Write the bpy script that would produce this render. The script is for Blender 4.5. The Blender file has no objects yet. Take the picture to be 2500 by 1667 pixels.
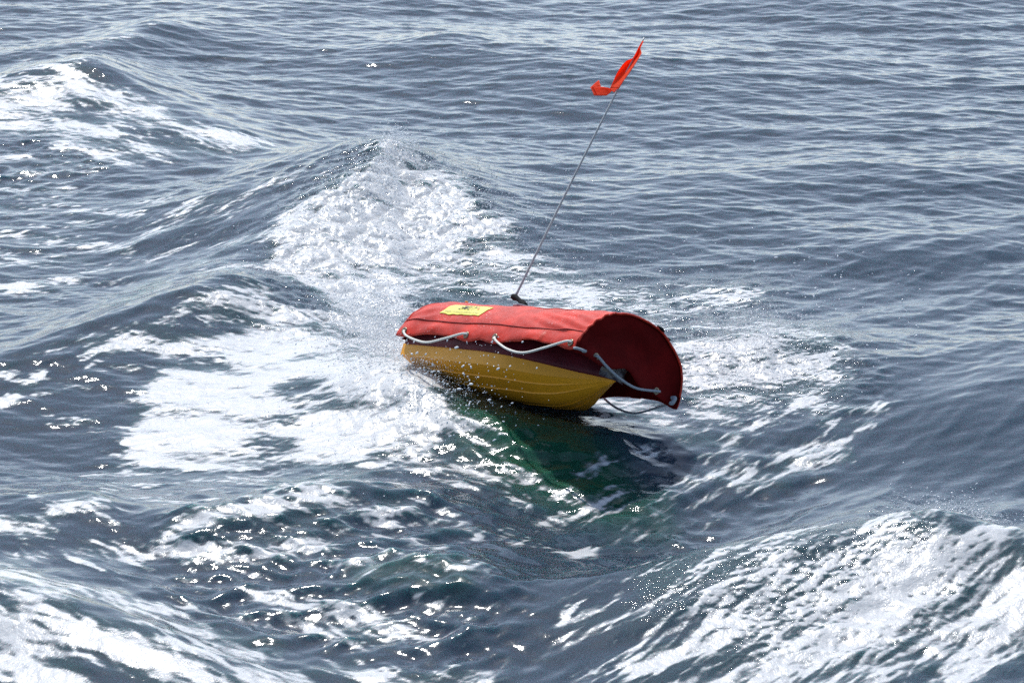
import bpy, bmesh, math, random
import numpy as np
from mathutils import Vector, Matrix, noise as mnoise

random.seed(7); RNG = np.random.default_rng(7)
R = math.radians
scn = bpy.context.scene
COL = scn.collection

# ------------------------------------------------------------------ camera
PITCH = R(20.0); CAM_H = 4.57; LENS = 106.3
cd = bpy.data.cameras.new("camera"); cam = bpy.data.objects.new("camera", cd); COL.objects.link(cam)
cam.location = (0, 0, CAM_H); cam.rotation_euler = (math.pi/2 - PITCH, 0, 0)
cd.lens = LENS; cd.sensor_width = 36; cd.clip_start = .1; cd.clip_end = 5000
cd.dof.use_dof = True; cd.dof.focus_distance = 12.2; cd.dof.aperture_fstop = 11
scn.camera = cam

# ------------------------------------------------------------------ sky and sun
SUN_EL, SUN_AZ = R(59), R(-17)          # azimuth measured from +Y (away from camera), negative = left
HAZE_H, HAZE_L = .60, .78
w = bpy.data.worlds.new("World"); scn.world = w; w.use_nodes = True
nt = w.node_tree; bg = nt.nodes["Background"]
sky = nt.nodes.new("ShaderNodeTexSky"); sky.sky_type = 'NISHITA'; sky.sun_disc = False
sky.sun_elevation = SUN_EL; sky.sun_rotation = SUN_AZ
sky.air_density = 1.0; sky.dust_density = .8; sky.ozone_density = 2.0
nt.links.new(sky.outputs[0], bg.inputs[0]); bg.inputs[1].default_value = .135
def wm(op, a, b=None):
    x = nt.nodes.new("ShaderNodeMath"); x.operation = op
    for i, v in enumerate((a, b)):
        if v is None: continue
        if isinstance(v, (int, float)): x.inputs[i].default_value = v
        else: nt.links.new(v, x.inputs[i])
    return x.outputs[0]
# bright sea haze low in the sky towards the sun
tc_ = nt.nodes.new("ShaderNodeTexCoord"); sx_ = nt.nodes.new("ShaderNodeSeparateXYZ"); nt.links.new(tc_.outputs['Generated'], sx_.inputs[0])
zz_ = wm('MAXIMUM', sx_.outputs[2], 0.0)
hz_ = wm('MULTIPLY', wm('EXPONENT', wm('MULTIPLY', wm('POWER', wm('DIVIDE', zz_, HAZE_H), 2.0), -1.0)), wm('POWER', wm('ADD', wm('MULTIPLY', sx_.outputs[1], .5), .5), 2.0))
bg2 = nt.nodes.new("ShaderNodeBackground"); bg2.inputs[0].default_value = (.97, .975, .98, 1); nt.links.new(wm('MULTIPLY', hz_, HAZE_L), bg2.inputs[1])
ad_ = nt.nodes.new("ShaderNodeAddShader"); nt.links.new(bg.outputs[0], ad_.inputs[0]); nt.links.new(bg2.outputs[0], ad_.inputs[1])
nt.links.new(ad_.outputs[0], nt.nodes["World Output"].inputs[0])
sd = bpy.data.lights.new("sun", 'SUN'); sd.energy = 3.5; sd.angle = R(.53); sd.color = (1, .975, .93)
sun = bpy.data.objects.new("sun", sd); COL.objects.link(sun)
sv = Vector((math.sin(SUN_AZ)*math.cos(SUN_EL), math.cos(SUN_AZ)*math.cos(SUN_EL), math.sin(SUN_EL)))
sun.rotation_euler = sv.to_track_quat('Z', 'Y').to_euler()
sun.location = sv*30
scn.view_settings.view_transform = 'Standard'; scn.view_settings.look = 'None'
scn.view_settings.exposure = .28; scn.view_settings.gamma = 1
scn.cycles.use_denoising = False; scn.cycles.max_bounces = 6; scn.cycles.sample_clamp_indirect = 4

# ------------------------------------------------------------------ pixel helpers (photo = 2500 x 1667)
F_PX = LENS/36*2500
CU = np.array([0, math.sin(PITCH), math.cos(PITCH)]); CF = np.array([0, math.cos(PITCH), -math.sin(PITCH)])
CP = np.array([0, 0, CAM_H])
def ray(px, py):
    return CF + (px-1250)/F_PX*np.array([1., 0, 0]) - (py-833.5)/F_PX*CU
def at_z(px, py, z=0.0):
    d = ray(px, py); return CP + d*((z-CAM_H)/d[2])
def at_depth(px, py, dep):
    return CP + ray(px, py)*dep
KD = 2500/2352                               # outlines below were read off a 2352 px wide view

# ------------------------------------------------------------------ bits of plumbing
def link(name, me, mat=None, parent=None):
    o = bpy.data.objects.new(name, me); COL.objects.link(o)
    if mat: me.materials.append(mat)
    if parent: o.parent = parent
    return o
def mesh_from(name, verts, faces, smooth=True):
    me = bpy.data.meshes.new(name); me.from_pydata([tuple(v) for v in verts], [], faces); me.update()
    if smooth: me.polygons.foreach_set("use_smooth", [True]*len(me.polygons))
    return me
def np_mesh(name, V, Fq):
    """V (n,3) float, Fq (m,k) int"""
    me = bpy.data.meshes.new(name); n = len(V); m, k = Fq.shape
    me.vertices.add(n); me.vertices.foreach_set("co", V.astype(np.float32).ravel())
    me.loops.add(m*k); me.loops.foreach_set("vertex_index", Fq.astype(np.int32).ravel())
    me.polygons.add(m); me.polygons.foreach_set("loop_start", np.arange(0, m*k, k, dtype=np.int32))
    me.update(calc_edges=True); me.polygons.foreach_set("use_smooth", np.ones(m, bool)); me.update()
    return me
class N:                                      # tiny node helper
    def __init__(s, name):
        s.m = bpy.data.materials.new(name); s.m.use_nodes = True; s.t = s.m.node_tree
        s.b = s.t.nodes["Principled BSDF"]; s.out = s.t.nodes["Material Output"]
    def n(s, t, **kw):
        x = s.t.nodes.new(t)
        for k, v in kw.items():
            if k.startswith('i_'): x.inputs[k[2:]].default_value = v
            else: setattr(x, k, v)
        return x
    def l(s, a, b): s.t.links.new(a, b)
    def math(s, op, a, b=None, clamp=False):
        x = s.t.nodes.new("ShaderNodeMath"); x.operation = op; x.use_clamp = clamp
        for i, v in enumerate((a, b)):
            if v is None: continue
            if isinstance(v, (int, float)): x.inputs[i].default_value = v
            else: s.l(v, x.inputs[i])
        return x.outputs[0]
    def ramp(s, v, a, b, lo=0., hi=1.):
        x = s.t.nodes.new("ShaderNodeMapRange"); x.interpolation_type = 'SMOOTHSTEP'; x.clamp = True
        s.l(v, x.inputs[0])
        for i, q in ((1, a), (2, b), (3, lo), (4, hi)): x.inputs[i].default_value = q
        return x.outputs[0]
    def noise(s, co, scale, detail=3, rough=.55, dist=0):
        x = s.n("ShaderNodeTexNoise"); x.inputs['Scale'].default_value = scale
        x.inputs['Detail'].default_value = detail; x.inputs['Roughness'].default_value = rough
        x.inputs['Distortion'].default_value = dist
        if co is not None: s.l(co, x.inputs['Vector'])
        return x.outputs[0]

# ================================================================== THE SEA
G = 0.009; NT = 1216                          # dense grid step and noise tile size (about 10.9 m)
def wnoise(power, lmin, lmax, ang=0., spread=None, seed=0):
    """random periodic field; ang = direction of travel from +Y, spread = directional exponent"""
    rg = np.random.default_rng(seed)
    k1 = np.fft.fftfreq(NT, G)*2*math.pi
    kx, ky = np.meshgrid(k1, k1); kk = np.hypot(kx, ky); kk[0, 0] = 1
    A = kk**(-power)
    k_lo, k_hi = 2*math.pi/lmax, 2*math.pi/lmin
    A *= np.exp(-(k_lo/kk)**4)*np.exp(-(kk/k_hi)**2)
    if spread is not None:
        c = (kx*math.sin(ang) + ky*math.cos(ang))/kk
        A *= np.abs(c)**spread + .04
    A[0, 0] = 0
    ph = rg.normal(size=(NT, NT)) + 1j*rg.normal(size=(NT, NT))
    return A*ph, kx, ky, kk
def waves(power, lmin, lmax, ang, spread, seed, slope, chop=.9):
    S, kx, ky, kk = wnoise(power, lmin, lmax, ang, spread, seed)
    h = np.fft.ifft2(S).real
    sx = np.fft.ifft2(1j*kx*S).real; sy = np.fft.ifft2(1j*ky*S).real
    q = slope/math.sqrt((sx**2+sy**2).mean())
    dx = np.fft.ifft2(-1j*kx/kk*S).real; dy = np.fft.ifft2(-1j*ky/kk*S).real
    return h*q, -dx*q*chop, -dy*q*chop
def field(power, lmin, lmax, ang=0, spread=None, seed=0):
    S, *_ = wnoise(power, lmin, lmax, ang, spread, seed)
    f = np.fft.ifft2(S).real; return f/f.std()

# grid lines: dense where the photo looks, growing outwards to the horizon
def lines(a, b, far0, far1):
    d = np.arange(a, b+G/2, G); out = [d]
    lo, st, x = [], G, d[0]
    while x > far0: st *= 1.13; x -= st; lo.append(x)
    hi, st, x = [], G, d[-1]
    while x < far1: st *= 1.13; x += st; hi.append(x)
    return np.concatenate([np.array(lo[::-1]), d, np.array(hi)])
X0, X1, Y0, Y1 = -3.78, 3.78, 8.55, 19.6
gx = lines(X0, X1, -900, 900); gy = lines(Y0, Y1, -60, 2500)
GX, GY = np.meshgrid(gx, gy)

# ---- ridges: (near width m, far width m, [(px, py, height m), ...]) with px in the 2352 px view
RIDGES = [
 (.46, .40, [(-260,235,.06),(0,185,.13),(110,150,.17),(190,132,.20),(260,180,.15),(400,240,.11),(560,300,.07),(690,345,.02)]),
 (.30, .22, [(-100,130,.05),(120,110,.08),(260,90,.10),(350,55,.09),(450,50,.03)]),
 (.34, .30, [(360,520,.02),(560,440,.06),(700,370,.10),(830,345,.11),(920,350,.08),(1000,370,.03)]),
 (.50, .34, [(560,610,.03),(690,520,.10),(780,440,.15),(850,385,.17),(905,355,.17),(960,385,.12),(1040,450,.09),(1120,510,.06),(1180,560,.02)]),
 (.32, .26, [(-100,850,.05),(120,780,.08),(260,720,.11),(400,670,.13),(540,628,.14),(640,660,.08),(740,720,.03),(820,770,.0)]),
 (.26, .20, [(300,1240,.02),(400,1190,.08),(520,1165,.12),(660,1120,.14),(800,1100,.14),(920,1110,.12),(1060,1140,.09),(1220,1210,.04)]),
 (.26, .20, [(800,800,.03),(900,850,.11),(980,890,.10),(1060,930,.05)]),
 (.24, .22, [(930,925,.04),(1050,940,.09),(1200,965,.11),(1350,985,.09),(1500,1010,.03)]),
 (.20, .26, [(760,1300,.05),(950,1285,.135),(1090,1300,.13),(1220,1370,.02)]),
 (.45, .22, [(1180,1400,.03),(1350,1350,.07),(1560,1290,.12),(1750,1240,.16),(1980,1205,.19),(2160,1165,.25),(2240,1190,.22),(2352,1215,.20),(2600,1290,.18)]),
 (.30, .25, [(-200,1330,.06),(20,1335,.09),(160,1365,.12),(300,1440,.10),(460,1530,.06)]),
 (.30, .30, [(-60,1180,.03),(120,1150,.06),(220,1130,.09),(300,1160,.03)]),
 (.30, .35, [(1500,640,.0),(1800,600,.03),(2050,560,.05),(2400,520,.04)]),
 (.35, .35, [(1350,420,.0),(1600,395,.04),(1900,370,.05),(2200,385,.05),(2450,380,.04)]),
 (.30, .30, [(1600,790,.05),(1750,770,.09),(1880,790,.06),(2000,850,.03)]),
 (.34, .34, [(1250,1200,-.06),(1400,1230,-.11),(1560,1200,-.10),(1750,1120,-.05),(2000,1030,-.02)]),
 (.50, .50, [(1700,1120,.0),(1950,1010,.04),(2200,930,.07),(2500,860,.08)]),
 (.35, .35, [(1000,240,.0),(1250,200,.03),(1500,180,.0)]),
 (.28, .28, [(820,150,.0),(1000,90,.05),(1200,70,.0)]),
 (.3, .3, [(100,1030,-.05),(300,1060,-.06),(600,1060,-.04)]),
]
def seg_field(P, pts, vals, ay=1.0):
    """distance, interpolated value and direction to the nearest point of a polyline. P (n,2)"""
    best = np.full(len(P), 1e9); val = np.zeros(len(P)); side = np.zeros(len(P)); 
    pts = np.asarray(pts, float)*np.array([1, ay]); Q = P*np.array([1, ay])
    for a, b, va, vb in zip(pts[:-1], pts[1:], vals[:-1], vals[1:]):
        e = b-a; L2 = (e@e)+1e-12
        t = np.clip(((Q-a)@e)/L2, 0, 1); c = a + t[:, None]*e; d = Q-c; dd = np.hypot(d[:, 0], d[:, 1])
        nrm = np.array([e[1], -e[0]])/math.sqrt(L2)
        if nrm[1] > 0: nrm = -nrm
        m = dd < best
        best[m] = dd[m]; val[m] = (va+(vb-va)*t)[m]; side[m] = ((d@nrm)/(dd+1e-6))[m]
    return best, val, side
RW = []
for wn, wf, pts in RIDGES:
    RW.append((wn, wf, [at_z(x*KD, y*KD, max(h, 0))[:2] for x, y, h in pts], [h for *_, h in pts]))
def big(P):
    P = np.atleast_2d(P); H = np.zeros(len(P))
    for wn, wf, pts, hs in RW:
        pa = np.array(pts); R_ = 3.2*max(wn, wf)
        m = (P[:, 0] > pa[:, 0].min()-R_) & (P[:, 0] < pa[:, 0].max()+R_) & (P[:, 1] > pa[:, 1].min()-R_) & (P[:, 1] < pa[:, 1].max()+R_)
        if not m.any(): continue
        d, v, s = seg_field(P[m], pts, hs)
        wd = wf + (wn-wf)*(.5+.5*s)
        H[m] += v*np.exp(-(d/wd)**1.7)
    return H
def on_sea(px, py):
    """pixel of the 2352 px view -> point on the sea surface"""
    z = 0.0
    for _ in range(7):
        p = at_z(px*KD, py*KD, z); z = .45*z + .55*float(big(p[:2])[0])
    return p

# ---- paint strokes on the water: (half width in units of 1.73 mm, strength, [(px, py), ...])
# foam density
FOAM = [
 (44, 1.0, [(790,675),(850,735),(900,800)]), (40, .9, [(860,640),(900,690)]),
 (34, 1.0, [(665,560),(690,600),(740,640)]),
 (90, .42, [(1620,790),(1780,770),(1900,800)]), (60, .3, [(1250,640),(1450,690),(1700,700)]), (60, .4, [(1620,900),(1850,900)]), (120, .35, [(1450,1540),(1800,1450),(2300,1420)]),
 # far left bank
 (60, .95, [(-40,235),(60,215),(150,200)]), (42, .8, [(150,190),(260,225),(360,262)]), (34, .62, [(340,262),(430,285),(520,318),(620,330)]),
 (38, .85, [(-20,285),(130,290),(260,305)]), (36, .62, [(150,335),(300,345),(450,345),(560,335)]), (30, .45, [(0,370),(180,385),(330,360)]),
 (9, .55, [(-20,118),(90,118),(200,112),(330,85)]), (8, .45, [(0,135),(80,140)]), (10, .38, [(250,105),(370,60)]),
 (18, .42, [(-20,420),(70,430),(150,440)]), (12, .5, [(0,475),(60,480),(180,470)]),
 (12, .55, [(0,540),(90,545),(200,560),(300,580)]), (12, .6, [(150,520),(260,500),(330,505)]), (10, .5, [(330,545),(430,520),(520,500)]),
 (14, .55, [(400,500),(470,480),(520,470)]), (12, .48, [(200,590),(60,600),(-20,580)]), (14, .42, [(280,480),(400,470)]),
 (8, .6, [(455,600),(520,570),(590,545),(660,520)]), (22, .3, [(540,470),(620,440),(760,390)]),
 (26, .36, [(-20,650),(60,655),(160,650)]),
 # the plume
 (60, 1.1, [(905,360),(890,410),(860,450)]), (80, 1.15, [(700,540),(790,500),(900,480),(1010,460)]), (45, 1.0, [(950,430),(1040,465)]),
 (58, 1.1, [(700,585),(770,635),(860,690)]), (70, 1.05, [(820,560),(920,560),(1000,540)]), (45, .85, [(1030,520),(1110,520),(1150,535)]),
 (80, .68, [(960,640),(1060,620),(1150,620)]), (46, .95, [(870,710),(910,760),(930,820)]), (45, .55, [(1150,620),(1250,640),(1340,665)]),
 (40, .8, [(1220,660),(1290,672),(1340,690)]), (30, .45, [(1340,665),(1480,680),(1620,670),(1720,670)]), (40, .42, [(1420,720),(1520,745)]),
 (200, .26, [(60,560),(450,560)]), (150, .3, [(350,1040),(900,1100)]), (190, .28, [(100,1400),(500,1450),(950,1380)]), (100, .24, [(1450,1110),(1700,1050)]),
 # left of the craft
 (14, .75, [(420,700),(500,680),(560,655),(620,665)]), (24, .75, [(640,745),(760,770),(860,795)]), (20, .7, [(480,720),(560,715),(660,740)]),
 (12, .55, [(10,845),(120,800),(260,765),(400,745)]), (16, .75, [(200,810),(330,790),(450,790),(560,800),(660,800)]),
 (11, .85, [(385,805),(440,785),(520,790)]), (60, .95, [(600,790),(720,800),(850,830),(930,850)]), (50, 1.0, [(560,830),(700,840),(850,860),(960,880)]),
 (60, 1.0, [(400,890),(500,900),(590,910)]), (58, .95, [(370,950),(470,960),(540,980)]), (34, .8, [(330,985),(450,1010)]),
 (20, .65, [(310,1020),(340,1050)]), (20, .6, [(320,1035),(420,1050),(560,1050)]), (16, .55, [(430,1000),(520,1000)]), (26, .45, [(590,930),(680,950)]),
 (14, .8, [(-20,935),(40,900),(90,865)]), (12, .6, [(-20,870),(30,865)]), (10, .55, [(80,900),(160,890),(200,885)]), (10, .5, [(30,950),(130,960),(220,965)]), (10, .4, [(190,845),(300,850)]),
 (34, .95, [(800,900),(900,925),(1000,945)]), (36, .95, [(720,960),(850,980),(960,985)]), (30, .85, [(700,1010),(850,1020),(960,1020)]), (26, .6, [(640,1000),(760,1050)]),
 (14, .65, [(560,1060),(700,1045),(820,1050)]), (12, .6, [(1060,1000),(1120,1010),(1160,1005)]), (16, .7, [(950,1050),(1080,1060),(1130,1080)]), (11, .6, [(1150,1070),(1240,1100),(1290,1130)]),
 (8, .32, [(1080,1030),(1180,1045)]),
 # lower left
 (16, .95, [(110,1185),(180,1150),(240,1150)]), (7, .55, [(60,1180),(30,1195),(-20,1190)]), (5, .5, [(65,1130),(90,1165)]), (12, .5, [(290,1060),(200,1085)]),
 (12, .95, [(375,1240),(410,1205),(470,1190),(560,1175),(640,1165)]), (9, .7, [(600,1160),(680,1120),(760,1095),(840,1085)]), (6, .4, [(200,1120),(330,1090),(460,1095)]),
 (24, .42, [(430,1250),(560,1270),(640,1280)]), (34, .42, [(640,1200),(760,1210)]), (20, .4, [(700,1150),(900,1110)]), (14, .5, [(880,1150),(960,1160)]),
 (12, .85, [(-20,1210),(30,1210),(90,1225)]), (9, .7, [(60,1225),(120,1232)]), (16, .55, [(190,1270),(270,1265),(320,1290)]),
 (18, .5, [(20,1290),(60,1300)]), (20, .75, [(0,1320),(70,1330),(160,1370)]), (18, .85, [(60,1370),(180,1430),(280,1470),(380,1520)]), (22, .8, [(280,1470),(400,1500),(460,1540)]), (14, .75, [(400,1540),(560,1560),(700,1580)]),
 (24, .75, [(-20,1400),(30,1440),(60,1480)]), (18, .85, [(-20,1500),(80,1520),(160,1560)]), (16, .75, [(100,1490),(170,1540),(200,1590)]), (11, .7, [(380,1440),(450,1435),(520,1470),(600,1500)]), (8, .7, [(460,1440),(560,1465),(640,1490)]),
 (9, .5, [(700,1440),(800,1470),(900,1480)]), (12, .5, [(560,1540),(700,1540),(820,1520)]), (11, .7, [(800,1560),(960,1570),(1100,1560)]), (8, .45, [(300,1390),(420,1400)]), (8, .42, [(200,1410),(330,1430)]),
 (10, .45, [(700,1385),(860,1410)]), (10, .45, [(760,1440),(930,1460)]),
 # centre front, broken patches
 (16, .5, [(1160,1080),(1280,1110),(1420,1140)]), (14, .5, [(1300,1150),(1380,1160)]), (14, .48, [(1180,1140),(1240,1180),(1350,1190)]), (20, .45, [(1180,1220),(1280,1240),(1350,1250)]), (12, .5, [(1000,1210),(1100,1220)]),
 # right of the craft
 (40, .9, [(1590,835),(1680,830),(1760,810)]), (30, .85, [(1740,825),(1830,835),(1890,850)]), (30, .58, [(1780,770),(1880,770),(1900,800)]), (26, .5, [(1600,870),(1760,890),(1900,890)]),
 (14, .75, [(1600,925),(1750,935)]), (22, .75, [(1320,925),(1420,945),(1500,950)]), (16, .6, [(1500,960),(1560,985),(1620,980)]), (12, .75, [(1600,955),(1690,965)]),
 (11, .72, [(1830,930),(1910,940),(1985,935),(2040,930)]), (8, .5, [(1880,950),(1920,965)]), (16, .72, [(1800,1040),(1880,1025),(1950,1008)]), (14, .72, [(1850,1050),(1900,1042),(1960,1035)]),
 (12, .6, [(1560,1010),(1700,1010)]), (12, .6, [(1640,1085),(1760,1080),(1860,1060)]), (11, .5, [(1700,1105),(1820,1100)]), (10, .55, [(1880,975),(2010,965)]), (14, .45, [(1500,1060),(1600,1100)]),
 # foreground bank
 (30, 0.57, [(2100,1200),(2200,1195),(2270,1215)]), (36, 0.42, [(1780,1270),(1950,1235),(2080,1230)]), (30, 0.32, [(1500,1330),(1640,1300),(1760,1270)]), (50, 0.49, [(2080,1290),(2240,1270),(2400,1270)]),
 (42, 0.47, [(1850,1330),(2000,1300),(2150,1290)]), (34, 0.40, [(1640,1400),(1800,1350)]), (22, 0.37, [(1430,1440),(1560,1420),(1660,1380)]),
 (12, 0.95, [(1430,1550),(1540,1520),(1650,1490),(1760,1450)]), (30, 0.50, [(1780,1420),(1900,1400),(2060,1340)]), (40, 0.60, [(1700,1560),(1850,1510),(2000,1460)]), (46, 0.64, [(1820,1580),(2000,1530),(2150,1450)]),
 (40, 0.49, [(2000,1400),(2150,1360),(2330,1340)]), (34, 0.54, [(2180,1560),(2280,1500),(2400,1450)]), (30, 0.47, [(2250,1400),(2400,1370)]), (20, 0.40, [(1480,1590),(1650,1560)]), (16, 0.50, [(1300,1450),(1380,1440)]),
]
# fine chop (glittering, torn surface)
CHOP = [
 (90, 1.0, [(760,480),(900,440),(1050,500)]), (90, 1.0, [(800,600),(950,620),(1100,640)]), (60, .9, [(1200,620),(1400,690),(1600,700),(1720,680)]), (60, .9, [(1580,780),(1750,800),(1900,800)]),
 (50, .8, [(1600,880),(1800,900),(2000,890)]), (34, .7, [(640,420),(760,370),(860,350)]), (30, .6, [(350,470),(520,420),(650,400)]), (34, .6, [(600,640),(750,720)]),
 (90, .18, [(1550,1340),(1800,1290),(2100,1260),(2352,1300)]), (90, .15, [(1650,1480),(1900,1420),(2200,1400)]), (50, .6, [(420,1230),(600,1250),(750,1280)]), (40, .7, [(250,390),(20,330)]),
 (30, .6, [(20,650),(140,650)]), (50, .5, [(0,400),(200,400)]), (70, .3, [(560,1240),(760,1200),(900,1240)]), (60, .6, [(850,1000),(960,990)]),
]
GLINT = [(44, .8, [(900,1335),(1100,1345)]), (100, 1.0, [(480,1250),(700,1200),(950,1200)]), (100, 1.0, [(620,1330),(900,1320),(1120,1340)]), (70, .7, [(1100,1080),(1350,1180)]), (60, .6, [(0,420),(150,440)]), (60, .5, [(1600,1100),(1850,1060)]), (80, .5, [(1900,1420),(2200,1400)])]
CHOP += [(80, .55, [(1150,1020),(1350,1080),(1560,1150)]), (60, .4, [(1400,1200),(1600,1200)])]
# very fine glitter where the water has just been torn
FINE = [(60, 1, [(1180,640),(1350,680),(1550,690),(1720,680)]), (60, 1, [(1440,730),(1560,780),(1700,790),(1900,790)]), (60, .8, [(1600,890),(1900,890)]), (60, .7, [(1000,560),(1120,640)]), (50, .6, [(1500,1350),(1800,1290),(2100,1250)]), (60,.5,[(1700,1450),(2200,1350)])]
# choose the direction the ripples and streaks run: B rises to the right, C falls to the right
RUNB = [(230, 1, [(1500,1380),(1900,1330),(2352,1200)]), (130, 1, [(1720,1160),(1950,1080),(2400,930)]), (120, .9, [(350,560),(600,460),(760,380)]), (90, .8, [(100,780),(350,680)]), (160, 1, [(1300,1540),(1700,1500),(2352,1480)]), (130,.7,[(1900,700),(2352,600)])]
RUNC = [(130, 1, [(250,230),(450,300),(650,340)]), (170, 1, [(0,1380),(250,1450),(600,1560)]), (120, .6, [(1000,1050),(1300,1120),(1500,1150)]), (90, .6, [(750,700),(900,830)])]
# bubbles under the surface (pale green water)
MILK = [(48, .75, [(1080,950),(1200,985),(1310,1030)]), (45, .7, [(1200,1020),(1400,1110)]), (30, .45, [(1400,1110),(1520,1170)]), (50, .3, [(900,620),(1100,640)]), (40, .2, [(1700,870),(1900,870)]), (25, .25, [(640,1120),(820,1090)]), (22, .35, [(820,1310),(1050,1320)]), (30, .25, [(1500,1345),(1700,1300)]), (24, .3, [(270,700),(350,650)])]

# coarse grid on which the strokes are laid, then read back bilinearly
cs = .03; cx = np.arange(X0-.3, X1+.3, cs); cy = np.arange(Y0-.3, Y1+.3, cs*1.5)
CX, CY = np.meshgrid(cx, cy); CPT = np.stack([CX.ravel(), CY.ravel()], 1)
def paint(strokes, soft=1.0):
    out = np.zeros(len(CPT))
    for wd, st, pts in strokes:
        W = [on_sea(x, y)[:2] for x, y in pts]
        u = wd*.00173; pa = np.array(W)
        m = (CPT[:, 0] > pa[:, 0].min()-3*u) & (CPT[:, 0] < pa[:, 0].max()+3*u) & (CPT[:, 1] > pa[:, 1].min()-9*u) & (CPT[:, 1] < pa[:, 1].max()+9*u)
        if not m.any(): continue
        d, _, _ = seg_field(CPT[m], W, [0]*len(W), ay=.36)
        v = st*np.exp(-(d/(u*1.15))**2.4*soft)
        out[m] = out[m] + v - out[m]*v*np.where(v < out[m], v/(out[m]+1e-6), out[m]/(v+1e-6))**.5
    return np.clip(out, 0, 1.2).reshape(CX.shape)
def read(F, x, y):
    fx = np.clip((x-cx[0])/cs, 0, len(cx)-1.001); fy = np.clip((y-cy[0])/(cs*1.5), 0, len(cy)-1.001)
    ix = fx.astype(int); iy = fy.astype(int); a = fx-ix; b = fy-iy
    return F[iy, ix]*(1-a)*(1-b)+F[iy, ix+1]*a*(1-b)+F[iy+1, ix]*(1-a)*b+F[iy+1, ix+1]*a*b
def tile(T, x, y):
    fx = x/G; fy = y/G; ix = np.floor(fx).astype(int); iy = np.floor(fy).astype(int); a = fx-ix; b = fy-iy
    i0, i1, j0, j1 = ix % NT, (ix+1) % NT, iy % NT, (iy+1) % NT
    return T[j0, i0]*(1-a)*(1-b)+T[j0, i1]*a*(1-b)+T[j1, i0]*(1-a)*b+T[j1, i1]*a*b

P_foam = paint(FOAM); P_chop = paint(CHOP, .8); P_b = paint(RUNB, .7); P_c = paint(RUNC, .7); P_milk = paint(MILK, .7); P_fine = paint(FINE, .8); P_gl = paint(GLINT, .8)
X = GX.ravel(); Y = GY.ravel()
inside = np.clip(np.minimum(np.minimum(X-X0+.25, X1+.25-X), np.minimum(Y-Y0+.25, Y1+.25-Y))/.25, 0, 1)
fd = read(P_foam, X, Y)*inside; ch = np.clip(read(P_chop, X, Y), 0, 1)*inside
wb = np.clip(read(P_b, X, Y), 0, 1)*inside; wc = np.clip(read(P_c, X, Y), 0, 1)*inside*(1-wb)
wa = 1-wb-wc; milk = np.clip(read(P_milk, X, Y), 0, 1)*inside
Hc = big(CPT).reshape(CX.shape)
def blur(F, sx, sy):
    for ax, sg in ((1, sx), (0, sy)):
        r = int(3*sg)+1; k = np.exp(-.5*(np.arange(-r, r+1)/sg)**2); k /= k.sum()
        F = np.apply_along_axis(lambda v: np.convolve(np.pad(v, r, 'edge'), k, 'valid'), ax, F)
    return F
Hc = blur(Hc, 1.6, 1.1)
Hb = read(Hc, X, Y)*inside

TA = waves(1.8, .030, .6, R(6), 3.0, 11, .125)
TB = waves(1.9, .04, .8, R(-40), 4.0, 12, .105)
TC = waves(1.9, .04, .7, R(36), 3.0, 13, .135)
TL = waves(2.6, .6, 4.0, R(8), 1.5, 14, .042)
TF = waves(1.7, .05, .22, 0, .8, 15, .24, chop=.6)
TG = waves(1.9, .06, .26, 0, 1.2, 17, .27, chop=.5)
glint = np.clip(read(P_gl, X, Y), 0, 1)*inside
fine = np.clip(read(P_fine, X, Y), 0, 1)*inside
lowA = waves(2.6, .5, 3.0, R(6), 1.6, 16, .06)
dz = Hb + tile(TL[0], X, Y)
dx = tile(TL[1], X, Y); dy = tile(TL[2], X, Y)
na = np.sqrt(wa*wa+wb*wb+wc*wc)
calm = 1 - .55*np.clip(fd, 0, 1)**1.5
for T, wt in ((TA, wa), (TB, wb), (TC, wc)):
    q = wt/na*inside*calm
    dz += tile(T[0], X, Y)*q; dx += tile(T[1], X, Y)*q; dy += tile(T[2], X, Y)*q
dz += tile(TG[0], X, Y)*glint; dx += tile(TG[1], X, Y)*glint; dy += tile(TG[2], X, Y)*glint
qf = ch*(1-.6*np.clip(fd, 0, 1)**2)
dz += tile(TF[0], X, Y)*qf; dx += tile(TF[1], X, Y)*qf; dy += tile(TF[2], X, Y)*qf
far = 1/(1+np.maximum(0, np.hypot(X, Y-14)-12)/60)
dz += tile(lowA[0], X, Y)*(1-inside)*far

# foam lace: three runs of direction, islands and threads
def lace(ang, seed, spread):
    a = field(1.6, .04, .50, ang, spread, seed); b = field(1.5, .035, .30, ang, spread, seed+1)
    c = field(1.1, .019, .09, ang, spread, seed+2)
    thread = 1-np.minimum(np.abs(b)*1.5, 1.0)
    return .55*a + .85*(thread-.45) + .32*c
LA, LB, LC = lace(0, 21, 2.2), lace(R(-45), 31, 9), lace(R(36), 41, 6)
ln = (tile(LA, X, Y)*wa + tile(LB, X, Y)*wb + tile(LC, X, Y)*wc)/na
spk = field(1.0, .018, .07, 0, 1.0, 61)
fv = .84*fd + .22*tile(spk, X, Y)*fine*np.clip(fd*3, 0, 1) + .46*ln*(1-.45*np.clip(fd-.6, 0, .6)/.6)*np.clip(fd*4, 0, 1)
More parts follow.
